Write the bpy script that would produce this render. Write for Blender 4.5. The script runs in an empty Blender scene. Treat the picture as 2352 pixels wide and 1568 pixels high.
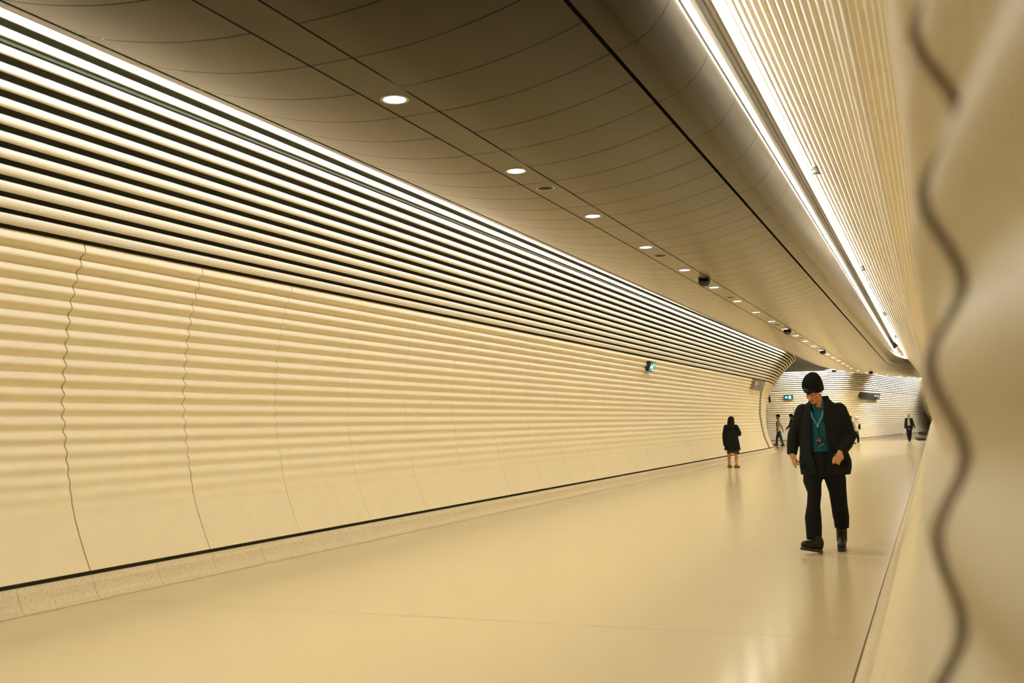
import bpy, bmesh, math, random
import numpy as np
from mathutils import Vector, Matrix, Euler
random.seed(7)
C = bpy.context.scene.collection
PI = math.pi

# ------------------------------------------------------------------ materials
def mat(name, col, rough=0.5, spec=0.5, metal=0.0, emit=None, estr=0.0, noise=0.0, nscale=40.0, bump=0.0, bscale=200.0, coat=0.0, speck=None, alpha=1.0):
    m = bpy.data.materials.new(name); m.use_nodes = True
    nt = m.node_tree; b = nt.nodes['Principled BSDF']
    b.inputs['Roughness'].default_value = rough
    b.inputs['Specular IOR Level'].default_value = spec
    b.inputs['Metallic'].default_value = metal
    b.inputs['Coat Weight'].default_value = coat
    b.inputs['Coat Roughness'].default_value = 0.12
    b.inputs['Alpha'].default_value = alpha
    rgba = (*col, 1)
    tc = nt.nodes.new('ShaderNodeTexCoord')
    src = None
    if noise > 0:
        n = nt.nodes.new('ShaderNodeTexNoise'); n.inputs['Scale'].default_value = nscale; n.inputs['Detail'].default_value = 3
        nt.links.new(tc.outputs['Object'], n.inputs['Vector'])
        mx = nt.nodes.new('ShaderNodeMix'); mx.data_type = 'RGBA'
        mx.inputs['A'].default_value = tuple(c*(1-noise) for c in col)+(1,)
        mx.inputs['B'].default_value = tuple(min(1, c*(1+noise)) for c in col)+(1,)
        nt.links.new(n.outputs['Fac'], mx.inputs['Factor']); src = mx.outputs['Result']
    if speck:
        scol, sscale, thr = speck
        n2 = nt.nodes.new('ShaderNodeTexNoise'); n2.inputs['Scale'].default_value = sscale; n2.inputs['Detail'].default_value = 2
        nt.links.new(tc.outputs['Object'], n2.inputs['Vector'])
        r = nt.nodes.new('ShaderNodeMapRange'); r.inputs['From Min'].default_value = thr; r.inputs['From Max'].default_value = thr+0.07
        nt.links.new(n2.outputs['Fac'], r.inputs['Value'])
        m2 = nt.nodes.new('ShaderNodeMix'); m2.data_type = 'RGBA'; m2.inputs['B'].default_value = (*scol, 1)
        if src: nt.links.new(src, m2.inputs['A'])
        else: m2.inputs['A'].default_value = rgba
        nt.links.new(r.outputs['Result'], m2.inputs['Factor']); src = m2.outputs['Result']
    if src: nt.links.new(src, b.inputs['Base Color'])
    else: b.inputs['Base Color'].default_value = rgba
    if bump > 0:
        n3 = nt.nodes.new('ShaderNodeTexNoise'); n3.inputs['Scale'].default_value = bscale; n3.inputs['Detail'].default_value = 3
        nt.links.new(tc.outputs['Object'], n3.inputs['Vector'])
        bp = nt.nodes.new('ShaderNodeBump'); bp.inputs['Strength'].default_value = bump; bp.inputs['Distance'].default_value = 0.004
        nt.links.new(n3.outputs['Fac'], bp.inputs['Height']); nt.links.new(bp.outputs['Normal'], b.inputs['Normal'])
    if emit:
        b.inputs['Emission Color'].default_value = (*emit, 1); b.inputs['Emission Strength'].default_value = estr
    return m
M = {}
M['wall'] = mat('cream_concrete', (0.82, 0.715, 0.50), 0.5, 0.35, noise=0.05, nscale=6, bump=0.05, bscale=300)
M['slat'] = mat('cream_slat', (0.80, 0.725, 0.57), 0.45, 0.35)
M['cove'] = mat('speckled_terrazzo', (0.70, 0.59, 0.40), 0.4, 0.4, noise=0.08, nscale=30, speck=((0.33, 0.24, 0.12), 95, 0.60))
M['floor'] = mat('polished_terrazzo', (0.71, 0.60, 0.40), 0.17, 0.20, noise=0.05, nscale=60, speck=((0.45, 0.34, 0.18), 160, 0.73))
M['grout'] = mat('brown_grout', (0.24, 0.17, 0.085), 0.7)
M['ceil'] = mat('bronze_panel', (0.014, 0.012, 0.0065), 0.6, 0.0, noise=0.05, nscale=3)
def satin(m, col, rough, power):
    # satin clear coat whose reflectance rises towards grazing angles
    nt = m.node_tree; out = nt.nodes['Material Output']; b = nt.nodes['Principled BSDF']
    g = nt.nodes.new('ShaderNodeBsdfGlossy'); g.inputs['Color'].default_value = (*col, 1); g.inputs['Roughness'].default_value = rough
    lw = nt.nodes.new('ShaderNodeLayerWeight'); lw.inputs['Blend'].default_value = .5
    pw = nt.nodes.new('ShaderNodeMath'); pw.operation = 'POWER'; pw.inputs[1].default_value = power
    mx = nt.nodes.new('ShaderNodeMixShader'); nt.links.new(lw.outputs['Facing'], pw.inputs[0]); nt.links.new(pw.outputs[0], mx.inputs['Fac'])
    nt.links.new(b.outputs[0], mx.inputs[1]); nt.links.new(g.outputs[0], mx.inputs[2]); nt.links.new(mx.outputs[0], out.inputs['Surface'])
satin(M['ceil'], (1.0, .93, .80), .25, 5.0)
M['dark'] = mat('dark_void', (0.018, 0.017, 0.012), 0.9, 0.1)
M['backing'] = mat('black_backing', (0.095, 0.10, 0.07), 0.85, 0.15)
M['cross'] = mat('dark_soffit', (0.075, 0.065, 0.045), 0.6, 0.3)
M['jointshade'] = mat('joint_shade_strip', (0.46, 0.38, 0.24), 0.8, 0.1)  # shade of the panel end face held in this tone
M['soffit'] = mat('white_soffit', (0.8, 0.76, 0.68), 0.5)
M['lens'] = mat('lamp_lens', (1, 1, 1), 0.5, emit=(1.0, 0.95, 0.85), estr=8)
M['led'] = mat('led_diffuser', (1, 1, 1), 0.5, emit=(1.0, 0.97, 0.92), estr=14)
M['ring'] = mat('lamp_ring', (0.42, 0.40, 0.30), 0.35)
M['black'] = mat('black_plastic', (0.012, 0.013, 0.012), 0.35)
M['white'] = mat('white_plastic', (0.78, 0.76, 0.7), 0.4)
M['grille'] = mat('speaker_grille', (0.045, 0.045, 0.036), 0.7)

# ------------------------------------------------------------------ helpers
def mesh_obj(name, verts, faces, m, parent=None, smooth=True, kind=None):
    me = bpy.data.meshes.new(name); me.from_pydata([tuple(v) for v in verts], [], faces); me.update()
    if smooth: me.polygons.foreach_set('use_smooth', [True]*len(me.polygons))
    if m: me.materials.append(m)
    o = bpy.data.objects.new(name, me); C.objects.link(o)
    if parent: o.parent = parent
    if kind: o['kind'] = kind
    return o
class MB:
    """collects vertices and faces for one mesh"""
    def __init__(s): s.v = []; s.f = []
    def grid(s, rows, closed=False, flip=False):
        b = len(s.v); n = len(rows[0])
        for r in rows: s.v.extend([tuple(p) for p in r])
        for i in range(len(rows)-1):
            for j in range(n if closed else n-1):
                a, c = b+i*n+j, b+i*n+(j+1) % n
                q = (a, c, c+n, a+n)
                s.f.append(q[::-1] if flip else q)
    def cap(s, ring, flip=False):
        b = len(s.v); s.v.extend([tuple(p) for p in ring]); f = tuple(range(b, b+len(ring))); s.f.append(f[::-1] if flip else f)
    def tube(s, rows, flip=False):
        s.grid(rows, True, flip); s.cap(rows[0], not flip); s.cap(rows[-1], flip)
    def box(s, c, h, R=None):
        c = Vector(c); b = len(s.v)
        for x in (-1, 1):
            for y in (-1, 1):
                for z in (-1, 1):
                    p = Vector((x*h[0], y*h[1], z*h[2])); s.v.append(tuple(c+(R @ p if R else p)))
        for f in ((0,1,3,2),(4,6,7,5),(0,4,5,1),(2,3,7,6),(0,2,6,4),(1,5,7,3)): s.f.append(tuple(b+i for i in f))
    def lathe(s, prof, c=(0,0,0), n=24, R=None):
        """prof: (radius, z) list"""
        c = Vector(c); rows = []
        for r, z in prof:
            row = []
            for k in range(n):
                a = 2*PI*k/n; p = Vector((r*math.cos(a), r*math.sin(a), z)); row.append(c+(R @ p if R else p))
            rows.append(row)
        s.tube(rows)
    def obj(s, name, m, parent=None, smooth=True, kind=None): return mesh_obj(name, s.v, s.f, m, parent, smooth, kind)
def empty(name, loc=(0,0,0), label=None, cat=None, group=None, kind=None, rz=0):
    o = bpy.data.objects.new(name, None); o.empty_display_size = 0.1; C.objects.link(o); o.location = loc; o.rotation_euler = (0,0,rz)
    tag(o, label, cat, group, kind); return o
def tag(o, label=None, cat=None, group=None, kind=None):
    if label: o['label'] = label
    if cat: o['category'] = cat
    if group: o['group'] = group
    if kind: o['kind'] = kind
    return o
def bevel(o, w=0.006, seg=2):
    md = o.modifiers.new('bevel', 'BEVEL'); md.width = w; md.segments = seg; md.limit_method = 'ANGLE'; return o

# ------------------------------------------------------------------ wall section
AX = -3.609
TAB = [(3.276,.24),(3.361,.43),(3.466,.71),(3.521,.96),(3.566,1.23),(3.601,1.5),(3.62,1.7),(3.613,1.89),(3.592,2.16),(3.556,2.48),(3.508,2.71),(3.449,2.905),(3.36,3.136),(3.28,3.306),(3.185,3.522),(2.876,4.016),(2.475,4.486),(2.11,4.85),(1.90,5.05)]
def catmull(P, n=10):
    P = [np.array(p, float) for p in P]; P = [2*P[0]-P[1]]+P+[2*P[-1]-P[-2]]; out = []
    for i in range(1, len(P)-2):
        for k in range(n):
            t = k/n; a, b, c, d = P[i-1], P[i], P[i+1], P[i+2]
            out.append(.5*((2*b)+(c-a)*t+(2*a-5*b+4*c-d)*t*t+(3*b-a-3*c+d)*t**3))
    out.append(P[-2]); return np.array(out)
PR = catmull(TAB); PS = np.concatenate([[0], np.cumsum(np.linalg.norm(np.diff(PR, axis=0), axis=1))])
def prof(s): return np.array([np.interp(s, PS, PR[:,0]), np.interp(s, PS, PR[:,1])])
def prof_n(s):
    t = prof(s+.02)-prof(s-.02); t /= np.linalg.norm(t); return t, np.array([-t[1], t[0]])  # tangent (w,z), inward normal (towards smaller w)
S_SLIT = float(np.interp(3.125, PR[:,1], PS)); S_END = float(PS[-1]); PITCH = .1305; SPITCH = .1275
def smoothstep(a, b, x):
    t = min(1, max(0, (x-a)/(b-a))); return t*t*(3-2*t)
def flute_profile(ph=0.0, D=.038):
    out = []; n = int(S_SLIT/PITCH*14)
    for i in range(n+1):
        s = S_SLIT*i/n; w, z = prof(s); _, nn = prof_n(s)
        u = ((S_SLIT-s)/PITCH+ph) % 1.0
        q = math.sin(PI*u)**2; d = (.86*q+.14*(math.sqrt(q+.02)-.141)/.869-.5)*D*smoothstep(.55, 1.75, z)
        out.append((w+nn[0]*d, z+nn[1]*d))
    return out
FLUTE = flute_profile(); FLUTE_R = flute_profile(.30, .028)
def slat_sections():
    out = []; s = S_SLIT; k = 0
    while True:
        gap = .038+.028*min(1, k/10); s0 = s+gap; s1 = s+SPITCH
        if s1 > S_END-.005: break
        sc, hw = (s0+s1)/2, (s1-s0)/2; c = prof(sc); t, nn = prof_n(sc); pts = []
        for i in range(13):
            a = PI*i/12; pts.append(c+t*(hw*math.cos(a))+nn*(-.012+.026*math.sin(a)**.85))
        pts.append(c-t*(hw*.9)+nn*-.055); pts.append(c+t*(hw*.9)+nn*-.055)
        out.append([(p[0], p[1]) for p in pts]); s = s1; k += 1
    return out
SLATS = slat_sections()

def left_map(p, w, z):
    """p = running metre along the corridor; returns world point of section point (w,z)"""
    Y0 = 45.5; x = AX-w
    if p <= Y0: return (x+.0061*max(0, p-6), p, z)
    x += .0061*(Y0-6); R1 = 12.6+46*smoothstep(.2, 4.4, z)*((z-.2)/4.2); return bend(x, Y0, z, (p-Y0), R1, -1)
def bend(x, Y0, z, q, R1, sgn):
    """q runs 0..1 through a wide bend of 14 deg, then 1..2 through a tight one, then straight on"""
    a1 = math.radians(14); a2 = math.radians(96)
    th = min(q, 1)*a1; X = R1*(1-math.cos(th)); Y = R1*math.sin(th); R2 = 2.0
    if q > 1:
        t2 = a1+(min(q, 2)-1)*(a2-a1); X += R2*(math.cos(a1)-math.cos(t2)); Y += R2*(math.sin(t2)-math.sin(a1))
    if q > 2: X += (q-2)*math.sin(a2)*4; Y += (q-2)*math.cos(a2)*4
    return (x+sgn*X, Y0+Y, z)
def right_map(p, w, z):
    Y0 = 60.0; x = AX+w+.010*(1-smoothstep(3, 14, p))
    x += max(-.018, min(.020, (1.475-z)*.095))*(1-smoothstep(.9, 4, p))
    if p < .83: x += .008
    if p < 1.1: t = 1.1-p; x += .5*(1-math.exp(-.12*t*t/.5))
    if p <= Y0: return (x, p, z)
    return bend(x, Y0, z, p-Y0, 10+20*smoothstep(.2, 4.4, z), 1)
FAR = [(-17,61.6),(-8.5,62.4),(-6.3,62.75),(-5.4,63.05),(-4.85,63.6),(-4.5,64.4),(-4.25,65.5),(-3.75,68.2),(-2.55,77),(-0.6,91.5),(0.2,97.5)]
FP = catmull(FAR, 6); FS = np.concatenate([[0], np.cumsum(np.linalg.norm(np.diff(FP, axis=0), axis=1))]); F_END = float(FS[-1])
def far_map(p, w, z):
    q = np.array([np.interp(p, FS, FP[:,0]), np.interp(p, FS, FP[:,1])])
    a = np.array([np.interp(p+.2, FS, FP[:,0]), np.interp(p+.2, FS, FP[:,1])]); b = np.array([np.interp(p-.2, FS, FP[:,0]), np.interp(p-.2, FS, FP[:,1])])
    t = a-b; t /= np.linalg.norm(t); n = np.array([-t[1], t[0]]); q = q+n*(w-3.36)
    return (q[0], q[1], z)

def build_wall(name, fmap, joints, gap, flip, extra=None, FLUTE=FLUTE, gaps={}):
    """joints: list of (start,end,substeps) of each fluted panel; extra: list of running metres for slats"""
    root = empty(name, kind='structure')
    g0 = gap
    for (a, b, n) in joints:
        gap = gaps.get(round(a, 2), g0); mb = MB(); rows = [[fmap(a+gap/2+(b-a-gap)*i/n, w, z) for (w, z) in FLUTE] for i in range(n+1)]
        mb.grid(rows, flip=flip)
        for r, fl in ((rows[0], False), (rows[-1], True)):      # returned panel edges
            p = a+gap/2 if not fl else b-gap/2
            back = [fmap(p, w+.05, z) for (w, z) in FLUTE]
            mb.grid([back, r], flip=(flip if not fl else not flip))
        mb.obj('panel', M['wall'], root)
    for sec in SLATS:
        mb = MB(); mb.tube([[fmap(p, w, z) for (w, z) in sec] for p in extra], flip=not flip); mb.obj('slat', M['slat'], root)
    mb = MB(); bs = [S_END*i/30 for i in range(31)]
    bp = [(prof(0)[0]+.05, .12)]+[tuple(prof(s)-prof_n(s)[1]*(.055 if s < S_SLIT-.05 else .2)) for s in bs]
    mb.grid([[fmap(p, w, z) for (w, z) in bp] for p in extra], flip=flip); mb.obj('backing', M['backing'], root)
    # speckled cove at the foot of the wall, in short lengths
    cv = [(3.133, .002), (3.145, .004), (3.165, .012), (3.19, .034), (3.21, .07), (3.235, .14), (3.252, .203), (3.29, .203)]
    mb = MB()
    for i in range(len(extra)-1):
        a, b = extra[i], extra[i+1]; k = max(1, round((b-a)/.794)) if b-a > 1.01 else 1
        for j in range(k):
            p0, p1 = a+(b-a)*j/k, a+(b-a)*(j+1)/k; g = .0015 if k > 1 else 0
            mb.grid([[fmap(p, w, z) for (w, z) in cv] for p in (p0+g, p1-g)], flip=flip)
    mb.obj('cove_skirting', M['cove'], root)
    return root

JL = 6.933; PW = 1.5873
def straight_steps(a, b): return [a+(b-a)*i/max(1, round((b-a)/PW)) for i in range(max(1, round((b-a)/PW))+1)]
starts = [JL+PW*k for k in range(-12, 25)]
jl = [(s, min(s+PW, 45.5), 1) for s in starts if s < 45.0]
bendq = [i/10 for i in range(11)]+[1+i/8 for i in range(1, 9)]+[3.2]
lsteps = [starts[0]]+[s for s in starts[1:] if s < 45.0]+[45.5+q for q in bendq]
jl += [(45.5+a, 45.5+b, 4) for a, b in ((0, .35), (.35, .7), (.7, 1.0))]+[(46.5, 47.5, 8), (47.5, 48.7, 1)]
build_wall('wall_left', left_map, jl, .005, False, lsteps, gaps={round(JL+PW*k, 2): (.017, .013, .010)[k+1] for k in (-1, 0, 1)})
rst = [.83+PW*k for k in range(-8, 38)]
near = [.83-PW, .83]
jr = [(s, min(s+PW, 60.0), 10 if s < 1.7 else 1) for s in rst if s < 59.7]
rsteps = [s for s in rst if s < .83-PW-.01]+[.83-PW+PW*i/10 for i in range(20)]+[s for s in rst if 2.3 < s < 59.7]+[60.0+q for q in bendq]
jr += [(60.0, 61.0, 8), (61.0, 62.0, 8), (62.0, 63.2, 1)]
wr = build_wall('wall_right', right_map, jr, .007, True, rsteps, FLUTE_R)
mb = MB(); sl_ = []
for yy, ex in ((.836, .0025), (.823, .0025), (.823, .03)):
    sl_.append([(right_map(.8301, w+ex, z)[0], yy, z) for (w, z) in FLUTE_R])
mb.grid(sl_); mb.obj('joint_shade_strip', M['jointshade'], wr)  # strip coloured to stand for shade on the panel end face
fst = list(np.linspace(0, F_END, 31))
fsteps = sorted(set([0, 4, 7]+list(np.arange(8.2, 18, .4))+list(np.arange(18.5, F_END, 2))+[F_END]))
jf = [(a, b, 6) for a, b in zip(fst[:-1], fst[1:])]
build_wall('wall_back', far_map, jf, .01, False, fsteps)

# ------------------------------------------------------------------ floor
FX0, FX1 = -6.742, -.476
mb = MB(); fl = [JL+6.35*k for k in range(-4, 15)]; g = .006
for a, b in zip(fl[:-1], fl[1:]):
    mb.grid([[(FX0+.002, a+g/2, 0), (FX1-.004, a+g/2, 0)], [(FX0+.002, b-g/2, 0), (FX1-.004, b-g/2, 0)]])
mb.grid([[(-18, 45.6, -.0005), (FX0-.002, 45.6, -.0005)], [(-18, 98, -.0005), (FX0-.002, 98, -.0005)]])
mb.grid([[(FX1+.004, 46.5, -.0005), (9, 46.5, -.0005)], [(FX1+.004, 98, -.0005), (9, 98, -.0005)]])
mb.obj('floor', M['floor'], None, False, 'structure')
mb = MB(); mb.grid([[(-18, -19, -.006), (9, -19, -.006)], [(-18, 98, -.006), (9, 98, -.006)]])
mb.obj('floor_grout', M['grout'], None, False, 'structure')
# closing walls beyond the view
mb = MB(); mb.grid([[(-8, -13.5, 0), (1.2, -13.5, 0)], [(-8, -13.5, 5.3), (1.2, -13.5, 5.3)]], flip=True); mb.obj('wall_front', M['wall'], None, False, 'structure')
mb = MB(); mb.grid([[(-17.5, 45, 0), (-17.5, 64, 0)], [(-17.5, 45, 5.3), (-17.5, 64, 5.3)]], flip=False); mb.obj('wall_side', M['wall'], None, False, 'structure')
mb = MB(); mb.grid([[(-3, 96, 0), (9, 96, 0), (9, 50, 0)], [(-3, 96, 5.3), (9, 96, 5.3), (9, 50, 5.3)]]); mb.obj('wall_end', M['wall'], None, False, 'structure')

# ------------------------------------------------------------------ ceiling
CX = -3.578
HALF = [(u, 3.848+.118*(u-.16)**2) for u in (.174, .4, .65, .9, 1.15, 1.35, 1.555)]
BULL = [(1.587,4.083),(1.70,4.118),(1.785,4.155),(1.85,4.20),(1.905,4.253),(1.95,4.305),(1.985,4.36),(2.01,4.41),(2.018,4.462),(1.99,4.475),(1.80,4.475)]
HALF = [tuple(p) for p in catmull(HALF, 3)]; BULL = [tuple(p) for p in catmull(BULL, 2)]
CE0, CER = 51.5, 45.0
def ceil_map(p, u, z):
    if p <= CE0: return (CX+u, p, z)
    th = (p-CE0)/CER; r = CER-u
    return (CX+CER-r*math.cos(th), CE0+r*math.sin(th), z)
ceiling = empty('ceiling', kind='structure')
CP = .635; c0 = JL-CP*30
def strips(mb, secs, step, gap, first, last, sub=1):
    p = first
    while p < last-1e-6:
        n = sub if p >= CE0-step else 1
        mb.grid([[ceil_map(p+gap/2+(step-gap)*i/n, u, z) for (u, z) in secs] for i in range(n+1)])
        p += step
CEND = c0+CP*166
for sg, nm in ((-1, 'soffit'), (1, 'soffit')):
    mb = MB(); h = [(sg*u, z) for u, z in HALF]; h = h if sg > 0 else h[::-1]
    strips(mb, h, CP, .010, c0, CEND); mb.obj(nm, M['ceil'], ceiling)
    mb = MB(); h = [(sg*u, z) for u, z in BULL]; h = h if sg > 0 else h[::-1]
    strips(mb, h, CP*2, .008, c0, CEND, 2); mb.obj('bullnose', M['ceil'], ceiling)
mb = MB(); strips(mb, [(-.158, 3.848), (.158, 3.848)], CP*2, .009, c0, CEND, 2); mb.obj('lamp_strip', M['ceil'], ceiling)
ps = [c0, CE0]+[CE0+i for i in range(1, int(CEND-CE0)+1)]+[CEND]
bk = [(-1.8, 4.478), (-1.60, 4.17), (-1.15, 4.06), (-.5, 3.94), (0, 3.93), (.5, 3.94), (1.15, 4.06), (1.60, 4.17), (1.8, 4.478)]
mb = MB(); mb.grid([[ceil_map(p, u, z) for u, z in bk] for p in ps]); mb.obj('backing', M['dark'], ceiling)
# plenum closure and cove soffits
for sg in (-1, 1):
    mb = MB(); pp = [(1.80, 4.474), (1.72, 4.9), (1.70, 5.075), (2.02, 5.075)]; end = 49.6 if sg > 0 else 46.5
    pz = [c0, end]
    pp = [(sg*u, z) for u, z in pp]; pp = pp if sg > 0 else pp[::-1]
    mb.grid([[ceil_map(p, u, z) for u, z in pp] for p in pz]); mb.obj('cove_soffit', M['soffit'], ceiling)
mb = MB(); mb.grid([[ceil_map(p, u, z) for u, z in ((1.985, 4.478), (2.10, 4.52), (2.26, 4.66), (2.42, 4.90))] for p in [49.2+.8*i for i in range(16)]]); mb.obj('cove_end', M['soffit'], ceiling)
mb = MB(); mb.grid([[(-18, c0, 5.6), (9, c0, 5.6)], [(-18, 98, 5.6), (9, 98, 5.6)]]); mb.obj('upper_slab', M['dark'], ceiling, False)
# lower ceiling of the side passage
mb = MB(); rows = []
for i in range(25):
    y = min(60.0, 46.6+i*(60.0-46.6)/23); z = 4.55-.38*smoothstep(56.0, 59.9, y)+(.45 if i == 24 else 0)
    xe = -5.62+.55*smoothstep(48, 60, y)
    rows.append([(x, y, z+ (.0 if x < xe-.3 else .12)) for x in (-17.6, -12, -9, -7.5, xe-.5, xe)])
mb.grid(rows); mb.obj('side_soffit', M['cross'], ceiling)
M['signgrey'] = mat('sign_grey', (0.20, 0.18, 0.13), 0.45)
M['signdark'] = mat('sign_dark', (0.055, 0.055, 0.042), 0.4)

# ------------------------------------------------------------------ ceiling fittings
ORD = ['nearest','second','third','fourth','fifth','sixth','seventh','eighth','ninth','tenth','eleventh','twelfth','thirteenth','fourteenth','fifteenth','sixteenth','seventeenth','eighteenth','nineteenth','twentieth',
       'twenty-first','twenty-second','twenty-third','twenty-fourth','twenty-fifth','twenty-sixth']
ring_mb = MB(); ring_mb.lathe([(.083, .004), (.083, -.004), (.098, -.006), (.108, -.003), (.108, .003)], n=32)
lens_mb = MB(); lens_mb.lathe([(.001, -.0045), (.06, -.0045), (.083, -.002), (.083, .006)], n=32)
proto = empty('downlight', (0,0,0))
ro = ring_mb.obj('trim_ring', M['ring'], proto); lo = lens_mb.obj('lens', M['lens'], proto)
def dup(root, loc, rz=0):
    r = root.copy(); C.objects.link(r); r.location = loc; r.rotation_euler = (0,0,rz)
    for ch in root.children:
        c = ch.copy(); C.objects.link(c); c.parent = r
        for gch in ch.children:
            d = gch.copy(); C.objects.link(d); d.parent = c
    return r
def ceil_at(p, u=0, z=3.848): return ceil_map(p, u, z)
dls = [6.53+2.388*k for k in range(0, 20)]+[54.9, 57.35, 59.75, 62.2, 64.6, 67.0]
E_DOWN, E_LED = 40.0, 45.0
def area(name, loc, rot, size, sizey, power, col, shape='DISK', spread=PI, shadow_soft=None):
    l = bpy.data.lights.new(name, 'AREA'); l.shape = shape; l.size = size; l.energy = power; l.color = col; l.spread = spread
    if shape in ('RECTANGLE', 'ELLIPSE'): l.size_y = sizey
    o = bpy.data.objects.new(name, l); C.objects.link(o); o.location = loc; o.rotation_euler = rot; return o
WARM = (1.0, 0.915, 0.67); COOL = (1.0, 0.97, 0.95)
for i, p in enumerate(dls):
    loc = ceil_at(p); d = proto if i == 0 else dup(proto, loc); d.location = loc
    where = 'over the empty floor' if i < 2 else 'along the ceiling strip'
    lab = f'{ORD[i]} glowing round downlight in the row {where}' if i else 'largest glowing round downlight, nearest end of the ceiling row'
    tag(d, lab, 'ceiling light', 'round downlights in the ceiling strip')
    area('downlight_lamp', (loc[0], loc[1], loc[2]-.012), (0,0,0), .15, 0, E_DOWN*(1 if p < 40 else 1.5), WARM, 'DISK', math.radians(160))
for k in range(-2, 0): area('downlight_lamp', (CX, 6.53+2.388*k, 3.83), (0,0,0), .15, 0, E_DOWN, WARM, 'DISK', math.radians(160))  # unseen lamps without fittings, added to brighten the near end

spk = empty('ceiling_speaker', (0,0,0))
m1 = MB(); m1.lathe([(.078, .004), (.078, -.003), (.092, -.006), (.10, -.003), (.10, .003)], n=32); m1.obj('trim_ring', M['ring'], spk)
m1 = MB(); m1.lathe([(.001, -.002), (.078, -.002), (.078, .005)], n=32); m1.obj('grille', M['grille'], spk)
for k in range(-2, 3):
    m1 = MB(); hw = math.sqrt(.07**2-(k*.024)**2); m1.box((0, k*.024, -.003), (hw, .0025, .0015)); m1.obj('slot', M['black'], spk)
spd = [(9.72, 'round dark speaker grille past the second downlight'), (14.5, 'round dark speaker grille just past the fourth downlight'), (20.15, 'round dark speaker grille just past the first black camera dome'),
       (26.55, 'small round speaker grille just before the second black camera dome'), (31.5, 'small round speaker grille just past the second black camera dome'), (36.6, 'tiny round speaker grille beside the third black camera dome'), (46.3, 'farthest tiny round speaker grille in the strip')]
for i, (p, lab) in enumerate(spd):
    d = spk if i == 0 else dup(spk, ceil_at(p)); d.location = ceil_at(p); tag(d, lab, 'speaker', 'speaker grilles in the ceiling strip')
dome = empty('camera_dome', (0,0,0))
m1 = MB(); m1.lathe([(.07, .008), (.095, -.004), (.108, -.03), (.112, -.05), (.10, -.058)], n=8); bevel(m1.obj('housing', M['black'], dome, False), .004)
m1 = MB(); m1.lathe([(.098, -.056), (.092, -.085), (.07, -.108), (.035, -.12), (.001, -.122)], n=24); m1.obj('dome_cover', M['black'], dome)
for i, (p, u, lab) in enumerate([(17.36, .05, 'largest black camera dome hanging under the ceiling strip'), (28.42, .02, 'middle black camera dome hanging under the ceiling strip'), (38.0, .02, 'small black camera dome over the walking man, third from the front'), (57.0, .3, 'tiny black camera dome hanging over the far slatted wall')]):
    d = dome if i == 0 else dup(dome, (0,0,0)); d.location = ceil_at(p, u, 3.849); tag(d, lab, 'camera', 'camera domes on the ceiling')
bxo = MB(); bxo.box((-4.63, 54.9, 3.885), (.11, .11, .045)); o = bevel(bxo.obj('ceiling_box', M['black'], None, False), .012); tag(o, 'flat black box under the ceiling edge above the beanie', 'box')

# cove strip lights
def strip_light(sg, y0, y1, lab):
    root = empty('strip_light', (CX+sg*2.035, (y0+y1)/2, 4.49)); tag(root, lab, 'strip light', 'long strip lights in the ceiling coves')
    
    ys = [y0+(y1-y0)*i/8 for i in range(9)] if y0 > 51 else [y0, min(y1, 51.5)]+([51.5+(y1-51.5)*i/8 for i in range(1, 9)] if y1 > 51.5 else [])
    def sweep(sec, name, m):
        mb = MB(); rows = [[ceil_map(y, sg*u, z) for (u, z) in sec] for y in ys]
        mb.tube([[(p[0]-root.location.x, p[1]-root.location.y, p[2]-root.location.z) for p in r] for r in rows]); mb.obj(name, m, root)
    sweep([(2.032, 4.486), (2.048, 4.486), (2.048, 4.496), (2.032, 4.496)], 'diffuser', M['led'])
    sweep([(2.034, 4.497), (2.050, 4.497), (2.050, 4.64), (2.034, 4.64)], 'housing', M['white'])
    n = round((y1-y0)/2.5)
    for i in range(n):
        y = y0+(i+.5)*(y1-y0)/n
        area('cove_lamp', ceil_map(y, sg*2.052, 4.490), (0, sg*-math.radians(100), 0 if y < 51.5 else -(y-51.5)/CER), .02, (y1-y0)/n, E_LED, COOL, 'RECTANGLE', PI)
strip_light(1, -2.0, 57.5, 'long white strip light glowing beside the rounded ceiling edge')
strip_light(-1, 2.0, 46.0, 'long white strip light hidden in the cove above the slatted wall')
# strip light of the far wall, following its bend
q = [float(x) for x in np.linspace(4.5, F_END-10, 50)]
def far_led(s): return (1.8, 4.62) if s < 12 or s > 20 else (2.28, 4.55)
root = empty('strip_light', far_map(q[5], 1.8, 4.62)); tag(root, 'strip light tucked above the far slatted wall', 'strip light', 'long strip lights in the ceiling coves')
mb = MB(); mb.tube([[tuple(Vector(far_map(p, w, z))-root.location) for (w, z) in [(far_led(p)[0]+dw, far_led(p)[1]+dz) for dw, dz in ((-.02, .01), (.02, .01), (.02, .03), (-.02, .03))]] for p in q]); mb.obj('diffuser', M['led'], root)
for a, b in zip(q[:-1], q[1:]):
    P0, P1 = Vector(far_map(a, *far_led((a+b)/2))), Vector(far_map(b, *far_led((a+b)/2))); d = (P1-P0); yaw = math.atan2(d.y, d.x)
    R = Euler((0, 0, yaw)).to_matrix() @ Euler((math.radians(70), 0, 0)).to_matrix()
    o = area('cove_lamp', (P0+P1)/2, R.to_euler(), d.length, .045, E_LED*d.length/2.5*2.8*(2.6 if 12 < (a+b)/2 < 20 else 1), COOL, 'RECTANGLE', math.radians(140))

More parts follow.
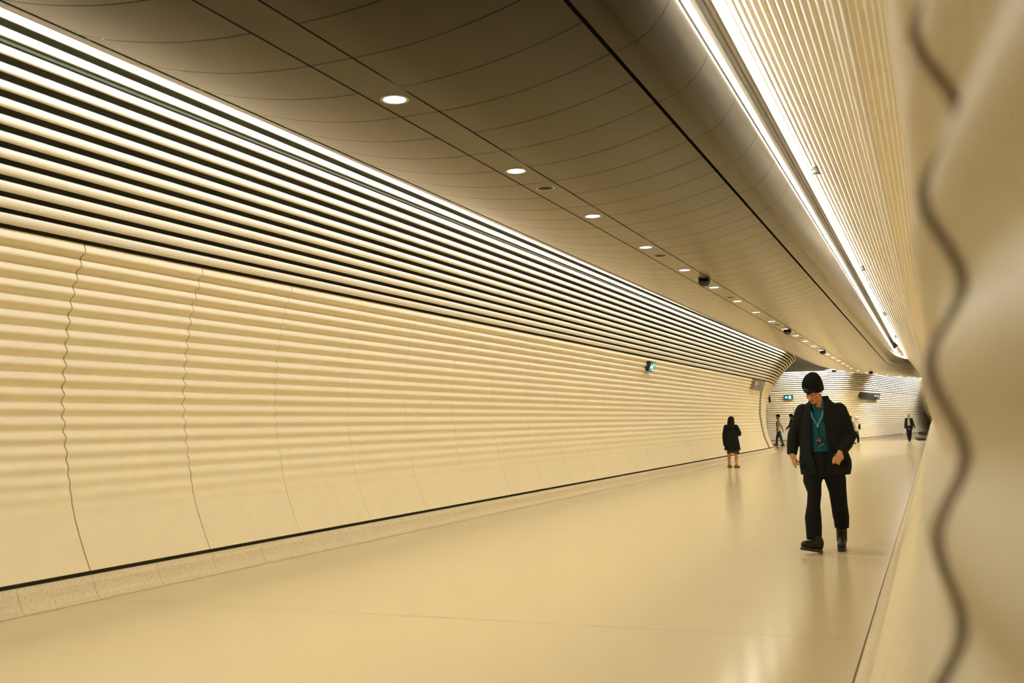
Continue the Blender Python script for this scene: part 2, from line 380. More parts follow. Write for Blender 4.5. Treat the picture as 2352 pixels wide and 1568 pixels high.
# small white detectors on the upper slats
det = empty('smoke_detector', (0,0,0))
DC = prof(float(np.interp(4.57, PR[:,1], PS))); DT, DN = prof_n(float(np.interp(4.57, PR[:,1], PS)))
DR = Vector((-DN[0], 0, -DN[1])).to_track_quat('Z', 'Y').to_matrix()
m1 = MB(); m1.lathe([(.001, -.045), (.03, -.043), (.042, -.03), (.046, -.012), (.05, 0), (.03, .004)], n=20, R=DR); m1.obj('head', M['white'], det)
m1 = MB(); m1.lathe([(.026, -.001), (.026, .05)], n=16, R=DR); m1.obj('stem', M['white'], det)
m1 = MB(); m1.box((-DT[0]*.07-DN[0]*.035, -.06, -DT[1]*.07-DN[1]*.035), (.05, .008, .05)); m1.obj('bracket', M['signdark'], det)
for i, (y, lab) in enumerate([(13.1, 'nearest small white detector on the lit slats'), (22.2, 'second small white detector along the lit slats'), (32.3, 'third small white detector along the lit slats'), (41.6, 'farthest small white detector on the lit slats')]):
    d = det if i == 0 else dup(det, (0,0,0)); d.location = (AX+DC[0]+DN[0]*.062, y, DC[1]+DN[1]*.062); tag(d, lab, 'detector', 'white detectors on the slats')

# ------------------------------------------------------------------ signs
M['teal'] = mat('exit_teal', (0.0, 0.12, 0.13), 0.4, emit=(0.0, 0.32, 0.36), estr=.5)
M['glyph'] = mat('lit_white', (.9, .95, .95), 0.4, emit=(.7, 1.0, 1.0), estr=1.0)
M['print'] = mat('sign_print', (.62, .6, .52), 0.5)
def poly(mb, pts, y=0.0, d=.004):
    """flat extruded figure in the sign's xz plane facing -y"""
    mb.cap([(x, y, z) for x, z in pts]); mb.cap([(x, y-d, z) for x, z in pts], True)
    n = len(pts); b = len(mb.v)-2*n
    for i in range(n): mb.f.append((b+i, b+(i+1) % n, b+n+(i+1) % n, b+n+i))
def disc(mb, x, z, r, y=0.0): poly(mb, [(x+r*math.cos(2*PI*k/14), z+r*math.sin(2*PI*k/14)) for k in range(14)], y)
def exit_sign(L, H, T, mat_, lab, arrow=-1):
    """local: x along, z up, face towards -y, back at y=0"""
    r = empty('exit_sign'); tag(r, lab, 'exit sign', 'lit exit signs')
    m = MB(); m.box((0, -T/2, 0), (L/2, T/2, H/2)); bevel(m.obj('housing', M['black'], r, False), .008)
    m = MB(); m.box((0, -T-.002, 0), (L/2-.025, .004, H/2-.025)); m.obj('lit_panel', M['teal'], r, False)
    y = -T-.007; s = H*.36
    m = MB(); a = arrow; ax = a*L*.22
    poly(m, [(ax+a*s*.75, 0), (ax, s*.72), (ax, s*.28), (ax-a*s*.7, s*.28), (ax-a*s*.7, -s*.28), (ax, -s*.28), (ax, -s*.72)][::a], y); m.obj('arrow', M['glyph'], r, False)
    m = MB(); px = -a*L*.17            # white doorway with a running figure
    poly(m, [(px-.6*s, -s), (px-.6*s, s), (px+.6*s, s), (px+.6*s, -s)], y); dr = m.obj('doorway', M['glyph'], r, False)
    m = MB(); y2 = y-.005
    disc(m, px+a*.12*s, .66*s, .17*s, y2)
    for pts, wd in (([(px+a*.05*s, .42*s), (px-a*.06*s, -.08*s)], .30*s), ([(px-a*.04*s, -.05*s), (px+a*.26*s, -.34*s), (px+a*.2*s, -.8*s)], .15*s), ([(px-a*.06*s, -.08*s), (px-a*.18*s, -.45*s), (px-a*.46*s, -.62*s)], .15*s), ([(px+a*.06*s, .36*s), (px+a*.32*s, .12*s), (px+a*.46*s, .2*s)], .1*s), ([(px+a*.02*s, .38*s), (px-a*.3*s, .3*s), (px-a*.34*s, .02*s)], .1*s)):
        for (x0, z0), (x1, z1) in zip(pts[:-1], pts[1:]):
            dx, dz = x1-x0, z1-z0; l = math.hypot(dx, dz); nx, nz = -dz/l*wd/2, dx/l*wd/2
            poly(m, [(x0+nx, z0+nz), (x1+nx, z1+nz), (x1-nx, z1-nz), (x0-nx, z0-nz)], y2)
    m.obj('running_figure', M['teal'], dr, False)
    return r
def wall_frame(fmap, p, z, off, flipx=False):
    """matrix of a sign standing off a wall: x along the wall, z up the lean, -y into the room"""
    s = float(np.interp(z, PR[:,1], PS)); w, zz = prof(s); t, nn = prof_n(s)
    P = Vector(fmap(p, w+nn[0]*off, zz+nn[1]*off)); U = (Vector(fmap(p, w+t[0]*.1, zz+t[1]*.1))-Vector(fmap(p, w, zz))).normalized()
    N = (Vector(fmap(p, w+nn[0]*.1, zz+nn[1]*.1))-Vector(fmap(p, w, zz))).normalized(); Xa = U.cross(N)*1.0
    Yv = -N; Xv = Yv.cross(U); m = Matrix((Xv, Yv, U)).transposed().to_4x4(); m.translation = P; return m
e1 = exit_sign(.50, .27, .13, None, 'lit exit sign on the fluted side wall above the woman in black coat'); e1.matrix_world = wall_frame(left_map, 26.35, 2.93, -.03)
e2 = exit_sign(.52, .27, .10, None, 'small teal lit exit sign on the far wall beside the beanie'); 
pe = float(np.interp(-7.95, FP[:,0], FS)); e2.matrix_world = wall_frame(far_map, pe, 2.80, .0)
e3 = exit_sign(.5, .26, .10, None, 'black exit sign seen edge-on at the corner of the fluted wall', 1); fr = wall_frame(left_map, 46.30, 2.56, .0); e3.matrix_world = Matrix.Translation(fr.to_translation()) @ Matrix.Rotation(math.radians(28), 4, 'Z') @ fr.to_quaternion().to_matrix().to_4x4()
def dir_sign(name, L, H, T, m_, lab, seams, marks):
    r = empty(name); tag(r, lab, 'sign', 'direction signs on the walls')
    m = MB(); m.box((0, -T/2, 0), (L/2, T/2, H/2)); bevel(m.obj('board', m_, r, False), .01)
    m = MB()
    for sx in seams: m.box((sx, -T-.001, 0), (.02, .003, H/2-.01))
    if seams: m.obj('seam', M['signdark'], r, False)
    marks(r, -T-.003); return r
def marks2(r, y):
    m = MB(); poly(m, [(-1.02, -.02), (-1.02, .13), (-.62, .13), (-.62, -.02)], y); m.obj('symbol', M['print'], r, False)
s2 = dir_sign('wall_sign', 2.7, .40, .13, M['signgrey'], 'grey wall sign of two boards at the end of the fluted wall', [.25], marks2); s2.matrix_world = wall_frame(left_map, 43.6, 2.93, -.02)
def marks3(r, y):
    m = MB()
    poly(m, [(2.10, -.10), (2.02, .10), (2.16, .10), (2.24, -.10)], y); poly(m, [(2.38, -.12), (2.30, .12), (2.42, .12), (2.5, -.12)], y); poly(m, [(2.14, -.03), (2.14, .03), (2.46, .03), (2.46, -.03)], y)
    m.obj('symbol', M['print'], r, False)
    m = MB()
    for k in range(4): x = 1.05+k*.2; poly(m, [(x, .0), (x, .085), (x+.15, .085), (x+.15, .0)], y)
    m.obj('lettering', M['print'], r, False)
s3 = dir_sign('wall_sign', 5.6, .42, .13, M['signdark'], 'long dark grey wall sign with pale print on the far wall', [], marks3)
ps3 = float(np.interp(68.9, FP[:,1], FS)); s3.matrix_world = wall_frame(far_map, ps3, 2.86, .0)

# wall-hung bench
b = empty('bench', (-.45, 50.2, 0)); tag(b, 'black wall-hung bench seen end-on beyond the blurred panel edge', 'bench')
def ext(pts, y0, y1):
    m = MB(); n = len(pts); m.cap([(x, y0, z) for x, z in pts]); m.cap([(x, y1, z) for x, z in pts], True)
    for i in range(n): m.f.append((i, (i+1) % n, n+(i+1) % n, n+i))
    return m
def shift(pts): return [(x+.45, z) for x, z in pts]
bevel(ext(shift([(-.82, .445), (-.80, .455), (-.22, .455), (-.18, .36), (-.70, .365), (-.76, .405)]), -.9, .9).obj('seat', M['black'], b, False), .01)
bevel(ext(shift([(-.32, .40), (-.34, .76), (-.27, .82), (-.12, .85), (-.16, .40)]), -.9, .9).obj('backrest', M['black'], b, False), .01)
M['brownblack'] = mat('dark_brown', (0.022, 0.012, 0.009), 0.4)
bevel(ext(shift([(-.665, .63), (-.665, .70), (-.60, .725), (-.31, .735), (-.31, .57), (-.55, .605)]), -.86, -.78).obj('armrest', M['brownblack'], b, False), .01)
bevel(ext(shift([(-.665, .63), (-.665, .70), (-.60, .725), (-.31, .735), (-.31, .57), (-.55, .605)]), .78, .86).obj('armrest', M['brownblack'], b, False), .01)
bevel(ext(shift([(-.22, .01), (-.22, .40), (-.17, .40), (-.17, .01)]), -.7, -.62).obj('bracket', M['black'], b, False), .004)
bevel(ext(shift([(-.22, .01), (-.22, .40), (-.17, .40), (-.17, .01)]), .62, .7).obj('bracket', M['black'], b, False), .004)

# ------------------------------------------------------------------ people
M['skin'] = mat('skin', (0.56, 0.27, 0.125), 0.5, 0.4)
M['skin2'] = mat('skin_tan', (0.42, 0.20, 0.09), 0.5, 0.4)
M['skin3'] = mat('skin_pale', (0.60, 0.33, 0.19), 0.5, 0.4)
M['lips'] = mat('lip_skin', (0.33, 0.09, 0.055), 0.45)
M['hair'] = mat('black_hair', (0.010, 0.009, 0.008), 0.75, 0.2)
M['brown_hair'] = mat('brown_hair', (0.016, 0.009, 0.0065), 0.8, 0.15)
M['black_cloth'] = mat('black_cloth', (0.0095, 0.0115, 0.0108), 0.92, 0.15, bump=.25, bscale=600)
M['black_knit'] = mat('black_knit', (0.0105, 0.0115, 0.011), 0.95, 0.1, bump=.4, bscale=500)
M['trouser'] = mat('black_twill', (0.0085, 0.009, 0.0085), 0.9, 0.15)
M['leather'] = mat('black_leather', (0.006, 0.006, 0.0055), 0.5, 0.3)
M['tealshirt'] = mat('teal_shirt', (0.010, 0.090, 0.130), 0.85, 0.2, bump=.2, bscale=400)
M['tealmark'] = mat('teal_print', (0.010, 0.085, 0.095), 0.8)
M['ribbon'] = mat('teal_ribbon', (0.045, 0.20, 0.22), 0.7)
M['steel'] = mat('steel', (0.35, 0.35, 0.33), 0.35, metal=.8)
M['greencase'] = mat('dark_green_case', (0.03, 0.055, 0.035), 0.4)
M['coat'] = mat('black_green_coat', (0.010, 0.0125, 0.0105), 0.9, 0.15)
M['maroon'] = mat('maroon_skirt', (0.055, 0.014, 0.010), 0.85)
M['tanshoe'] = mat('tan_shoe', (0.26, 0.10, 0.035), 0.5)
M['darksole'] = mat('brown_sole', (0.05, 0.022, 0.012), 0.6)
M['whitecloth'] = mat('white_cloth', (0.80, 0.76, 0.66), 0.85)
M['creamcloth'] = mat('cream_cloth', (0.70, 0.64, 0.53), 0.85)
M['denim'] = mat('blue_denim', (0.05, 0.10, 0.135), 0.85, noise=.3, nscale=12)
M['strap'] = mat('brown_strap', (0.16, 0.10, 0.045), 0.7)
M['suit'] = mat('dark_suit', (0.012, 0.016, 0.018), 0.85, 0.15)
M['paleshirt'] = mat('pale_green_shirt', (0.40, 0.40, 0.27), 0.85)
M['plasticbag'] = mat('thin_plastic', (0.55, 0.56, 0.55), 0.4, alpha=.45)
M['whiteshoe'] = mat('white_shoe', (0.78, 0.74, 0.64), 0.6)

def V(*a): return Vector(a)
class Sculpt:
    """closed pieces that are fused into one skin"""
    def __init__(s): s.mb = MB(); s.X = Matrix.Identity(4)
    def P(s, p): return s.X @ Vector(p)
    def rings(s, rows): s.mb.tube([[tuple(s.P(p)) for p in r] for r in rows])
    def cap(s, p0, r0, p1, r1, n=12):
        p0, p1 = V(*p0), V(*p1); d = p1-p0; l = max(d.length, 1e-5); q = Vector((0,0,1)).rotation_difference(d); rows = []
        for k in (-.98, -.8, -.5, 0):
            rows.append((p0+q @ V(0,0,k*r0), r0*math.sqrt(1-k*k)))
        for k in (0, .5, .8, .98): rows.append((p1+q @ V(0,0,k*r1), r1*math.sqrt(1-k*k)))
        s.rings([[c+q @ V(r*math.cos(2*PI*i/n), r*math.sin(2*PI*i/n), 0) for i in range(n)] for c, r in rows])
    def cyl(s, p0, r0, p1, r1, n=20):
        p0, p1 = V(*p0), V(*p1); q = Vector((0,0,1)).rotation_difference(p1-p0)
        s.rings([[p0.lerp(p1, t)+q @ V((r0+(r1-r0)*t)*math.cos(2*PI*i/n), (r0+(r1-r0)*t)*math.sin(2*PI*i/n), 0) for i in range(n)] for t in (0, .33, .67, 1)])
    def limb(s, pts): 
        for (p0, r0), (p1, r1) in zip(pts[:-1], pts[1:]): s.cap(p0, r0, p1, r1)
    def ell(s, c, r, R=None, n=16):
        c = V(*c); rows = []
        for i in range(9):
            a = -PI/2+PI*(i+.15)/8.3; z = math.sin(a); q = math.cos(a); row = []
            for k in range(n):
                p = V(r[0]*q*math.cos(2*PI*k/n), r[1]*q*math.sin(2*PI*k/n), r[2]*z); row.append(c+(R @ p if R else p))
            rows.append(row)
        s.rings(rows)
    def loft(s, sec, n=24, e=2.0):
        """sec: (x, y, z, half width, half depth) horizontal rings"""
        rows = []
        for (x, y, z, a, b) in sec:
            row = []
            for k in range(n):
                t = 2*PI*k/n; c, w = math.cos(t), math.sin(t)
                row.append((x+a*math.copysign(abs(c)**(2/e), c), y+b*math.copysign(abs(w)**(2/e), w), z))
            rows.append(row)
        s.rings(rows)
    def finish(s, name, m, parent, voxel, smooth=4, fac=.5):
        me = bpy.data.meshes.new(name); me.from_pydata(s.mb.v, [], s.mb.f); me.update()
        bm = bmesh.new(); bm.from_mesh(me); bmesh.ops.recalc_face_normals(bm, faces=bm.faces); bm.to_mesh(me); bm.free()
        o = bpy.data.objects.new(name, me); C.objects.link(o)
        md = o.modifiers.new('r', 'REMESH'); md.mode = 'VOXEL'; md.voxel_size = voxel; md.use_smooth_shade = True
        if smooth: sm = o.modifiers.new('s', 'SMOOTH'); sm.iterations = smooth; sm.factor = fac
        dg = bpy.context.evaluated_depsgraph_get(); ev = o.evaluated_get(dg); nm = bpy.data.meshes.new_from_object(ev)
        o.modifiers.clear(); o.data = nm; bpy.data.meshes.remove(me); nm.name = name
        nm.materials.clear(); nm.materials.append(m); nm.polygons.foreach_set('use_smooth', [True]*len(nm.polygons))
        if parent: o.parent = parent
        return o
def head(s, c, yaw=0, pitch=0, roll=0, k=1.0):
    """head centred at c; at yaw 0 the face looks towards -y; pitch > 0 looks down"""
    old = s.X; s.X = old @ Matrix.Translation(c) @ Matrix.Rotation(yaw, 4, 'Z') @ Matrix.Rotation(roll, 4, 'Y') @ Matrix.Rotation(pitch, 4, 'X') @ Matrix.Scale(k, 4)
    X = s.X
    s.ell((0, .012, .035), (.076, .096, .092)); s.ell((0, -.028, -.04), (.061, .066, .078)); s.ell((0, -.066, -.098), (.030, .026, .022))
    s.cap((-.045, -.03, -.085), .022, (0, -.062, -.1), .02); s.cap((.045, -.03, -.085), .022, (0, -.062, -.1), .02)
    s.cap((-.036, -.078, .03), .013, (.036, -.078, .03), .013)
    s.cap((0, -.088, .015), .009, (0, -.112, -.03), .0125); s.ell((-.012, -.100, -.034), (.009, .011, .009)); s.ell((.012, -.100, -.034), (.009, .011, .009))
    s.ell((-.031, -.076, .006), (.015, .012, .009)); s.ell((.031, -.076, .006), (.015, .012, .009))
    s.ell((-.04, -.062, -.03), (.022, .022, .024)); s.ell((.04, -.062, -.03), (.022, .022, .024))
    s.ell((0, -.088, -.062), (.024, .012, .008)); s.ell((0, -.086, -.074), (.021, .012, .008))
    for g in (-1, 1): s.ell((g*.077, .012, -.012), (.010, .021, .032))
    s.X = old; return X
def foot(s, ankle, toe, r=.045):
    a, t = V(*ankle), V(*toe); d = (t-a); d.z = 0; d.normalize(); b = V(a.x, a.y, 0)-d*.045
    zt = t.z
    s.cap(b+V(0,0,.04+0), .036, V(a.x, a.y, .05)+d*.03, .04); s.cap(V(a.x, a.y, .045)+d*.03, .038, V(t.x, t.y, zt+.028)-d*.05, .036); s.cap(V(t.x, t.y, zt+.027)-d*.06, .036, V(t.x, t.y, zt+.022)-d*.02, .022)
    s.cap(a, r*.8, V(a.x, a.y, .05), .036)
def rest_hand(s, w, d, side, k=1.0):
    """relaxed hand at wrist w pointing along d; thumb on the side given by vector side"""
    w, d, sd = V(*w), V(*d).normalized(), V(*side).normalized(); n = d.cross(sd)
    s.cap(w-d*.02, .024*k, w+d*.02*k, .027*k)
    for j in range(4): s.cap(w+d*.015*k+sd*(.024-.016*j)*k, .013*k, w+d*.085*k+sd*(.030-.020*j)*k, .012*k)
    for j, l in enumerate((.068, .078, .072, .056)):
        b = w+d*.085*k+sd*(.030-.020*j)*k; m = b+(d*.62+n*.18+sd*.04*(1.5-j))*l*k; e = m+(d*.38+n*.24)*l*k
        s.limb([(b, .0105*k), (m, .0095*k), (e, .008*k)])
    tb = w+d*.025*k+sd*.028*k; tm = tb+(d*.7+sd*.5+n*.25)*.045*k; s.limb([(tb, .013*k), (tm, .0115*k), (tm+(d*.9+n*.3)*.034*k, .009*k)])

# ---- the man in the beanie (walks towards the camera, looking down)
man = empty('person', (-1.15, 11.4, 0)); tag(man, 'tall person in black beanie and jacket over teal shirt, looking down while walking', 'person')
s = Sculpt()
HX = head(s, (-.026, -.095, 1.712), math.radians(-19), math.radians(36), math.radians(3), 1.04)
s.cap((.0, -.03, 1.645), .056, (.022, .005, 1.53), .062)
s.loft([(.03, 0, 1.08, .13, .09), (.03, 0, 1.25, .14, .095), (.03, 0, 1.42, .165, .10), (.03, 0, 1.51, .15, .085), (.025, 0, 1.56, .07, .06)])
s.limb([((-.15, 0, 1.48), .062), ((-.255, .05, 1.24), .044), ((-.286, -.025, 1.06), .030)])
s.limb([((.21, 0, 1.48), .062), ((.30, .05, 1.22), .044), ((.222, -.145, 1.055), .031)])
# hanging hand: palm, four separate bent fingers, thumb
s.cap((-.286, -.025, 1.06), .027, (-.286, -.03, 1.02), .030); s.cap((-.272, -.045, 1.02), .018, (-.268, -.052, .985), .016); s.cap((-.284, -.032, 1.02), .019, (-.279, -.036, .975), .017); s.cap((-.294, -.018, 1.02), .017, (-.289, -.018, .975), .015)
for pts in ([(-.266, -.055, .985), (-.236, -.066, .972), (-.214, -.070, .955)], [(-.272, -.045, .976), (-.244, -.052, .952), (-.204, -.056, .945)],
            [(-.279, -.032, .970), (-.258, -.034, .935), (-.222, -.038, .922)], [(-.287, -.017, .968), (-.272, -.015, .925), (-.248, -.016, .892)],
            [(-.266, -.058, 1.035), (-.247, -.078, 1.01), (-.244, -.084, .962)]):
    s.limb([(pts[0], .0115), (pts[1], .0105), (pts[2], .0085)])
# closed hand holding a small case
s.cap((.222, -.145, 1.055), .031, (.218, -.165, 1.03), .033)
Rk = Euler((math.radians(18), math.radians(14), 0)).to_matrix()
s.ell((.212, -.185, 1.005), (.048, .026, .044), Rk)
for j, (kx, kz) in enumerate(((.172, 1.012), (.193, 1.008), (.213, 1.0), (.231, .990))):
    s.limb([((kx+.012, -.19, kz+.012), .0125), ((kx, -.222, kz-.006), .0125), ((kx-.016, -.236, kz-.040), .0105), ((kx-.024, -.212, kz-.058), .0095)])
s.limb([((.182, -.175, 1.02), .015), ((.156, -.205, .985), .0125), ((.150, -.226, .955), .0105), ((.160, -.232, .944), .009)])
body = s.finish('body', M['skin'], man, .0050, 3)
def inhead(sc): sc.X = HX
# lips, brows, lashes
s = Sculpt(); inhead(s); s.cap((-.020, -.095, -.063), .0035, (0, -.1005, -.061), .0048); s.cap((.020, -.095, -.063), .0035, (0, -.1005, -.061), .0048); s.cap((-.016, -.094, -.073), .004, (.016, -.094, -.073), .004); s.cap((-.012, -.095, -.072), .005, (.012, -.095, -.072), .005); s.finish('lips', M['lips'], man, .0022, 2)
for g in (-1, 1):
    s = Sculpt(); inhead(s); s.limb([((g*.014, -.0915, .026), .0042), ((g*.032, -.089, .031), .0042), ((g*.050, -.076, .025), .003)]); s.finish('eyebrow', M['hair'], man, .0022, 1)
    s = Sculpt(); inhead(s); s.limb([((g*.018, -.0885, .001), .0022), ((g*.031, -.0885, -.002), .0026), ((g*.045, -.081, .001), .0022)]); s.finish('eyelashes', M['hair'], man, .0018, 0)
# fringe and hair at the nape
s = Sculpt(); inhead(s)
for i, x in enumerate((-.046, -.034, -.022, -.010, .002, .014, .026, .038, .050)):
    dz = (.048, .034, .026, .022, .024, .028, .036, .044, .052)[i]; y = -.094+abs(x)*.35
    s.limb([((x, y+.008, .075), .014), ((x+.002, y-.006, .055), .012), ((x-.006, y-.010, dz), .006)])
for g in (-1, 1): s.limb([((g*.074, -.02, .06), .012), ((g*.078, -.02, .02), .009), ((g*.076, -.022, -.005), .005)])
s.ell((0, .085, -.02), (.065, .03, .05)); s.finish('hair', M['hair'], man, .004, 2)
# knitted beanie with a soft peak
s = Sculpt(); inhead(s); rows = []; n = 96
for (z, a, b, yc, tilt) in ((-.018, .088, .106, .012, .048), (.0, .096, .113, .012, .060), (.03, .100, .117, .013, .056), (.06, .101, .118, .016, .035), (.09, .098, .114, .020, .02), (.115, .091, .105, .026, .01), (.138, .078, .09, .032, 0), (.156, .06, .07, .040, 0), (.170, .036, .044, .048, 0), (.180, .014, .018, .052, 0)):
    row = []
    for k in range(n):
        t = 2*PI*k/n; rib = 1+.012*math.cos(t*32)*(1 if z < .15 else .3); y = b*math.sin(t)*rib
        row.append((a*math.cos(t)*rib, yc+y, z+tilt*max(-1, min(1, -y/.1))*.9))
    rows.append(row)
s.mb.tube([[tuple(s.P(p)) for p in r] for r in rows]); bn = s.mb.obj('beanie', M['black_knit'], man)
s = Sculpt(); inhead(s)      # teal stitched mark on the front of the beanie
def onbean(x, z):
    x += .018; t = math.asin(x/.101); return (x, .015-.1195*math.cos(t), z)
for pts in (((-.062, .068), (-.058, .098)), ((-.058, .098), (-.046, .078)), ((-.046, .078), (-.038, .10)), ((-.038, .10), (-.022, .066)), ((-.034, .092), (-.020, .082)), ((-.062, .072), (-.050, .064)), ((-.030, .074), (-.014, .062))):
    s.cap(onbean(*pts[0]), .0055, onbean(*pts[1]), .0055)
s.finish('stitched_mark', M['tealmark'], bn, .0025, 1)
# shirt with collar
s = Sculpt(); s.loft([(.03, 0, 1.045, .165, .115), (.03, -.004, 1.15, .165, .120), (.03, -.004, 1.3, .175, .122), (.03, 0, 1.43, .19, .118), (.03, 0, 1.49, .165, .105), (.022, .008, 1.53, .100, .086), (.018, .015, 1.55, .074, .062)])
s.finish('shirt', M['tealshirt'], man, .008, 4)
for g in (-1, 1):
    s = Sculpt(); s.limb([((.022+g*.052, -.052, 1.585), .016), ((.022+g*.050, -.085, 1.545), .017), ((.022+g*.040, -.110, 1.505), .009)]); s.cap((.022+g*.066, -.02, 1.59), .013, (.022+g*.052, -.055, 1.575), .016); s.finish('shirt_collar', M['tealshirt'], man, .005, 2)
# jacket, open at the front
s = Sculpt(); sec = [(.815, .050, .258, .162, .05), (.90, .052, .268, .170, .06), (.97, .048, .266, .172, .075), (1.06, .040, .250, .165, .092), (1.2, .034, .235, .158, .084), (1.34, .030, .228, .150, .072), (1.44, .030, .226, .140, .066), (1.505, .030, .206, .128, .060), (1.555, .030, .172, .114, .064), (1.59, .028, .128, .100, .066), (1.625, .024, .100, .094, .074), (1.655, .022, .096, .094, .080)]
n = 44; outer, inner = [], []
for (z, xc, a, b, g) in sec:
    h = math.asin(min(.98, g/a)); ro, ri = [], []
    for k in range(n+1):
        t = -PI/2-.11+h+(2*PI-2*h)*k/n; wob = 1+.012*math.sin(9*t+z*14)+.010*math.sin(4*t-z*25)
        ro.append((xc+a*wob*math.cos(t), .005+b*wob*math.sin(t), z)); ri.append((xc+(a-.02)*math.cos(t), .005+(b-.02)*math.sin(t), z+(.0 if z < 1.6 else 0)))
    outer.append(ro); inner.append(ri)
s.mb.tube([ro+ri[::-1] for ro, ri in zip(outer, inner)])
s.limb([((-.155, .005, 1.492), .084), ((-.205, .02, 1.37), .080), ((-.268, .05, 1.23), .071), ((-.280, .01, 1.13), .062)]); s.cyl((-.279, .02, 1.15), .064, (-.287, -.026, 1.035), .054)
s.limb([((.218, .005, 1.495), .084), ((.268, .02, 1.36), .080), ((.305, .045, 1.21), .073), ((.275, -.05, 1.13), .064)]); s.cyl((.285, -.03, 1.145), .066, (.224, -.142, 1.045), .052)
s.ell((.275, -.06, .925), (.050, .07, .05)); s.ell((-.17, -.09, .93), (.04, .05, .05))
s.finish('jacket', M['black_cloth'], man, .0085, 5)
s = Sculpt(); s.limb([((-.068, -.146, 1.06), .008), ((-.068, -.140, 1.2), .008), ((-.062, -.132, 1.34), .008), ((-.056, -.121, 1.44), .008), ((-.058, -.106, 1.53), .008)]); s.finish('zip_edge', M['trouser'], man, .005, 1)
# trousers
s = Sculpt(); s.loft([(.035, 0, 1.07, .165, .118), (.035, 0, .98, .185, .13), (.035, 0, .88, .205, .14), (.035, 0, .80, .205, .13)])
s.limb([((-.06, 0, .86), .115), ((-.088, -.03, .76), .100), ((-.066, -.075, .63), .074), ((-.080, -.10, .50), .070), ((-.092, -.09, .36), .088), ((-.088, -.10, .28), .084)]); s.cyl((-.088, -.10, .30), .086, (-.088, -.118, .135), .078)
s.limb([((.125, .0, .86), .118), ((.145, .03, .76), .112), ((.158, .06, .64), .094), ((.163, .10, .50), .088), ((.168, .17, .37), .088), ((.171, .20, .33), .080)]); s.cyl((.171, .195, .36), .084, (.169, .215, .235), .076)
s.finish('trousers', M['trouser'], man, .009, 5)
# boots
def boot(ank, heel, toe, pitch, name='boot'):
    a, h, t = V(*ank), V(*heel), V(*toe); d = V(t.x-h.x, t.y-h.y, 0); L = d.length; d.normalize(); sd = V(-d.y, d.x, 0)
    R = Matrix((d, sd, V(0,0,1))).transposed() @ Matrix.Rotation(-pitch, 3, 'Y')
    X = Matrix.Translation(h) @ R.to_4x4(); s = Sculpt(); s.X = X
    s.cap((.045, 0, .065), .042, (.065, 0, .11), .046); s.cap((.07, 0, .07), .044, (L-.10, 0, .058), .045); s.cap((L-.12, 0, .064), .050, (L-.050, 0, .056), .046); s.cap((.10, 0, .10), .042, (L-.12, 0, .065), .043)
    s.X = Matrix.Identity(4); s.cap(tuple(X @ V(.06, 0, .10)), .056, tuple(a), .058)
    b = s.finish(name, M['leather'], man, .006, 4)
    m = MB(); rows = []
    for z, k in ((.0, .97), (.012, 1.0), (.028, 1.0), (.032, .96)):
        row = []
        for j in range(28):
            t2 = 2*PI*j/28; x = L/2+L/2*math.cos(t2)*1.0; w = (.042 if x < L*.4 else .051)*math.copysign(abs(math.sin(t2))**.6, math.sin(t2)); row.append(tuple(X @ V(L/2+(x-L/2)*k, w*k, z)))
        rows.append(row)
    m.tube(rows); m.obj('sole', M['black'], b)
    m = MB()
    for q in range(5):
        P0 = X @ V(L*.56-.016*q, 0, .093+.012*q); 
        if q > 2: P0 = (X @ V(.112, 0, .13))+(a-(X @ V(.06, 0, .10)))*.4*(q-2)
        for g in (-1, 1):
            P = P0+sd*g*.016+d*.006; m = MB(); m.lathe([(.001, .004), (.0035, .003), (.0035, -.003)], tuple(P), 8, Vector(d+V(0,0,.6)).to_track_quat('Z', 'Y').to_matrix()); m.obj('eyelet', M['steel'], b)
boot((-.090, -.118, .22), (-.015, -.115, .0), (-.205, -.335, .0), math.radians(11))
boot((.166, .225, .30), (.158, .30, .0), (.172, .015, .0), 0)
# lanyard with badge
s = Sculpt()
lan = MB()
def ribbon(m, P, wv, t=.0015):
    for p0, p1 in zip(P[:-1], P[1:]):
        p0, p1, w = V(*p0), V(*p1), V(*wv); d = (p1-p0).normalized(); w = (w-d*w.dot(d)).normalized()*V(*wv).length; nrm = d.cross(w).normalized()*t; b = len(m.v)
        for p in (p0, p1):
            for q in (w+nrm, w-nrm, -w-nrm, -w+nrm): m.v.append(tuple(p+q))
        m.f += [(b, b+1, b+5, b+4), (b+1, b+2, b+6, b+5), (b+2, b+3, b+7, b+6), (b+3, b, b+4, b+7), (b+3, b+2, b+1, b), (b+4, b+5, b+6, b+7)]
ribbon(lan, [(-.060, -.112, 1.50), (-.044, -.136, 1.42), (.004, -.142, 1.345)], (.008, 0, .003)); ribbon(lan, [(.070, -.114, 1.50), (.050, -.137, 1.43), (.010, -.142, 1.345)], (.0105, 0, -.004))
lo_ = lan.obj('lanyard', M['ribbon'], man, False)
m = MB(); m.box((.008, -.144, 1.335), (.008, .005, .012)); m.lathe([(.009, .0), (.012, .003), (.009, .006)], (.008, -.146, 1.318), 12); m.obj('clip', M['steel'], lo_)
m = MB(); ribbon(m, [(.008, -.144, 1.325), (.018, -.147, 1.26), (.028, -.150, 1.205)], (.007, 0, .0)); m.obj('strap', M['black'], lo_, False)
Rb = Matrix.Rotation(math.radians(-32), 3, 'Y')
m = MB(); m.box((.030, -.153, 1.165), (.042, .005, .034), Rb); bd = bevel(m.obj('badge', M['black'], lo_, False), .003)
m = MB()
for g in (-1, 1): m.box(tuple(V(.030, -.159, 1.165)+Rb @ V(-.008, 0, g*.031)), (.026, .0012, .0018), Rb)
m.box(tuple(V(.030, -.159, 1.165)+Rb @ V(-.002, 0, .012)), (.004, .0012, .009), Rb); m.obj('badge_print', M['print'], lo_, False)
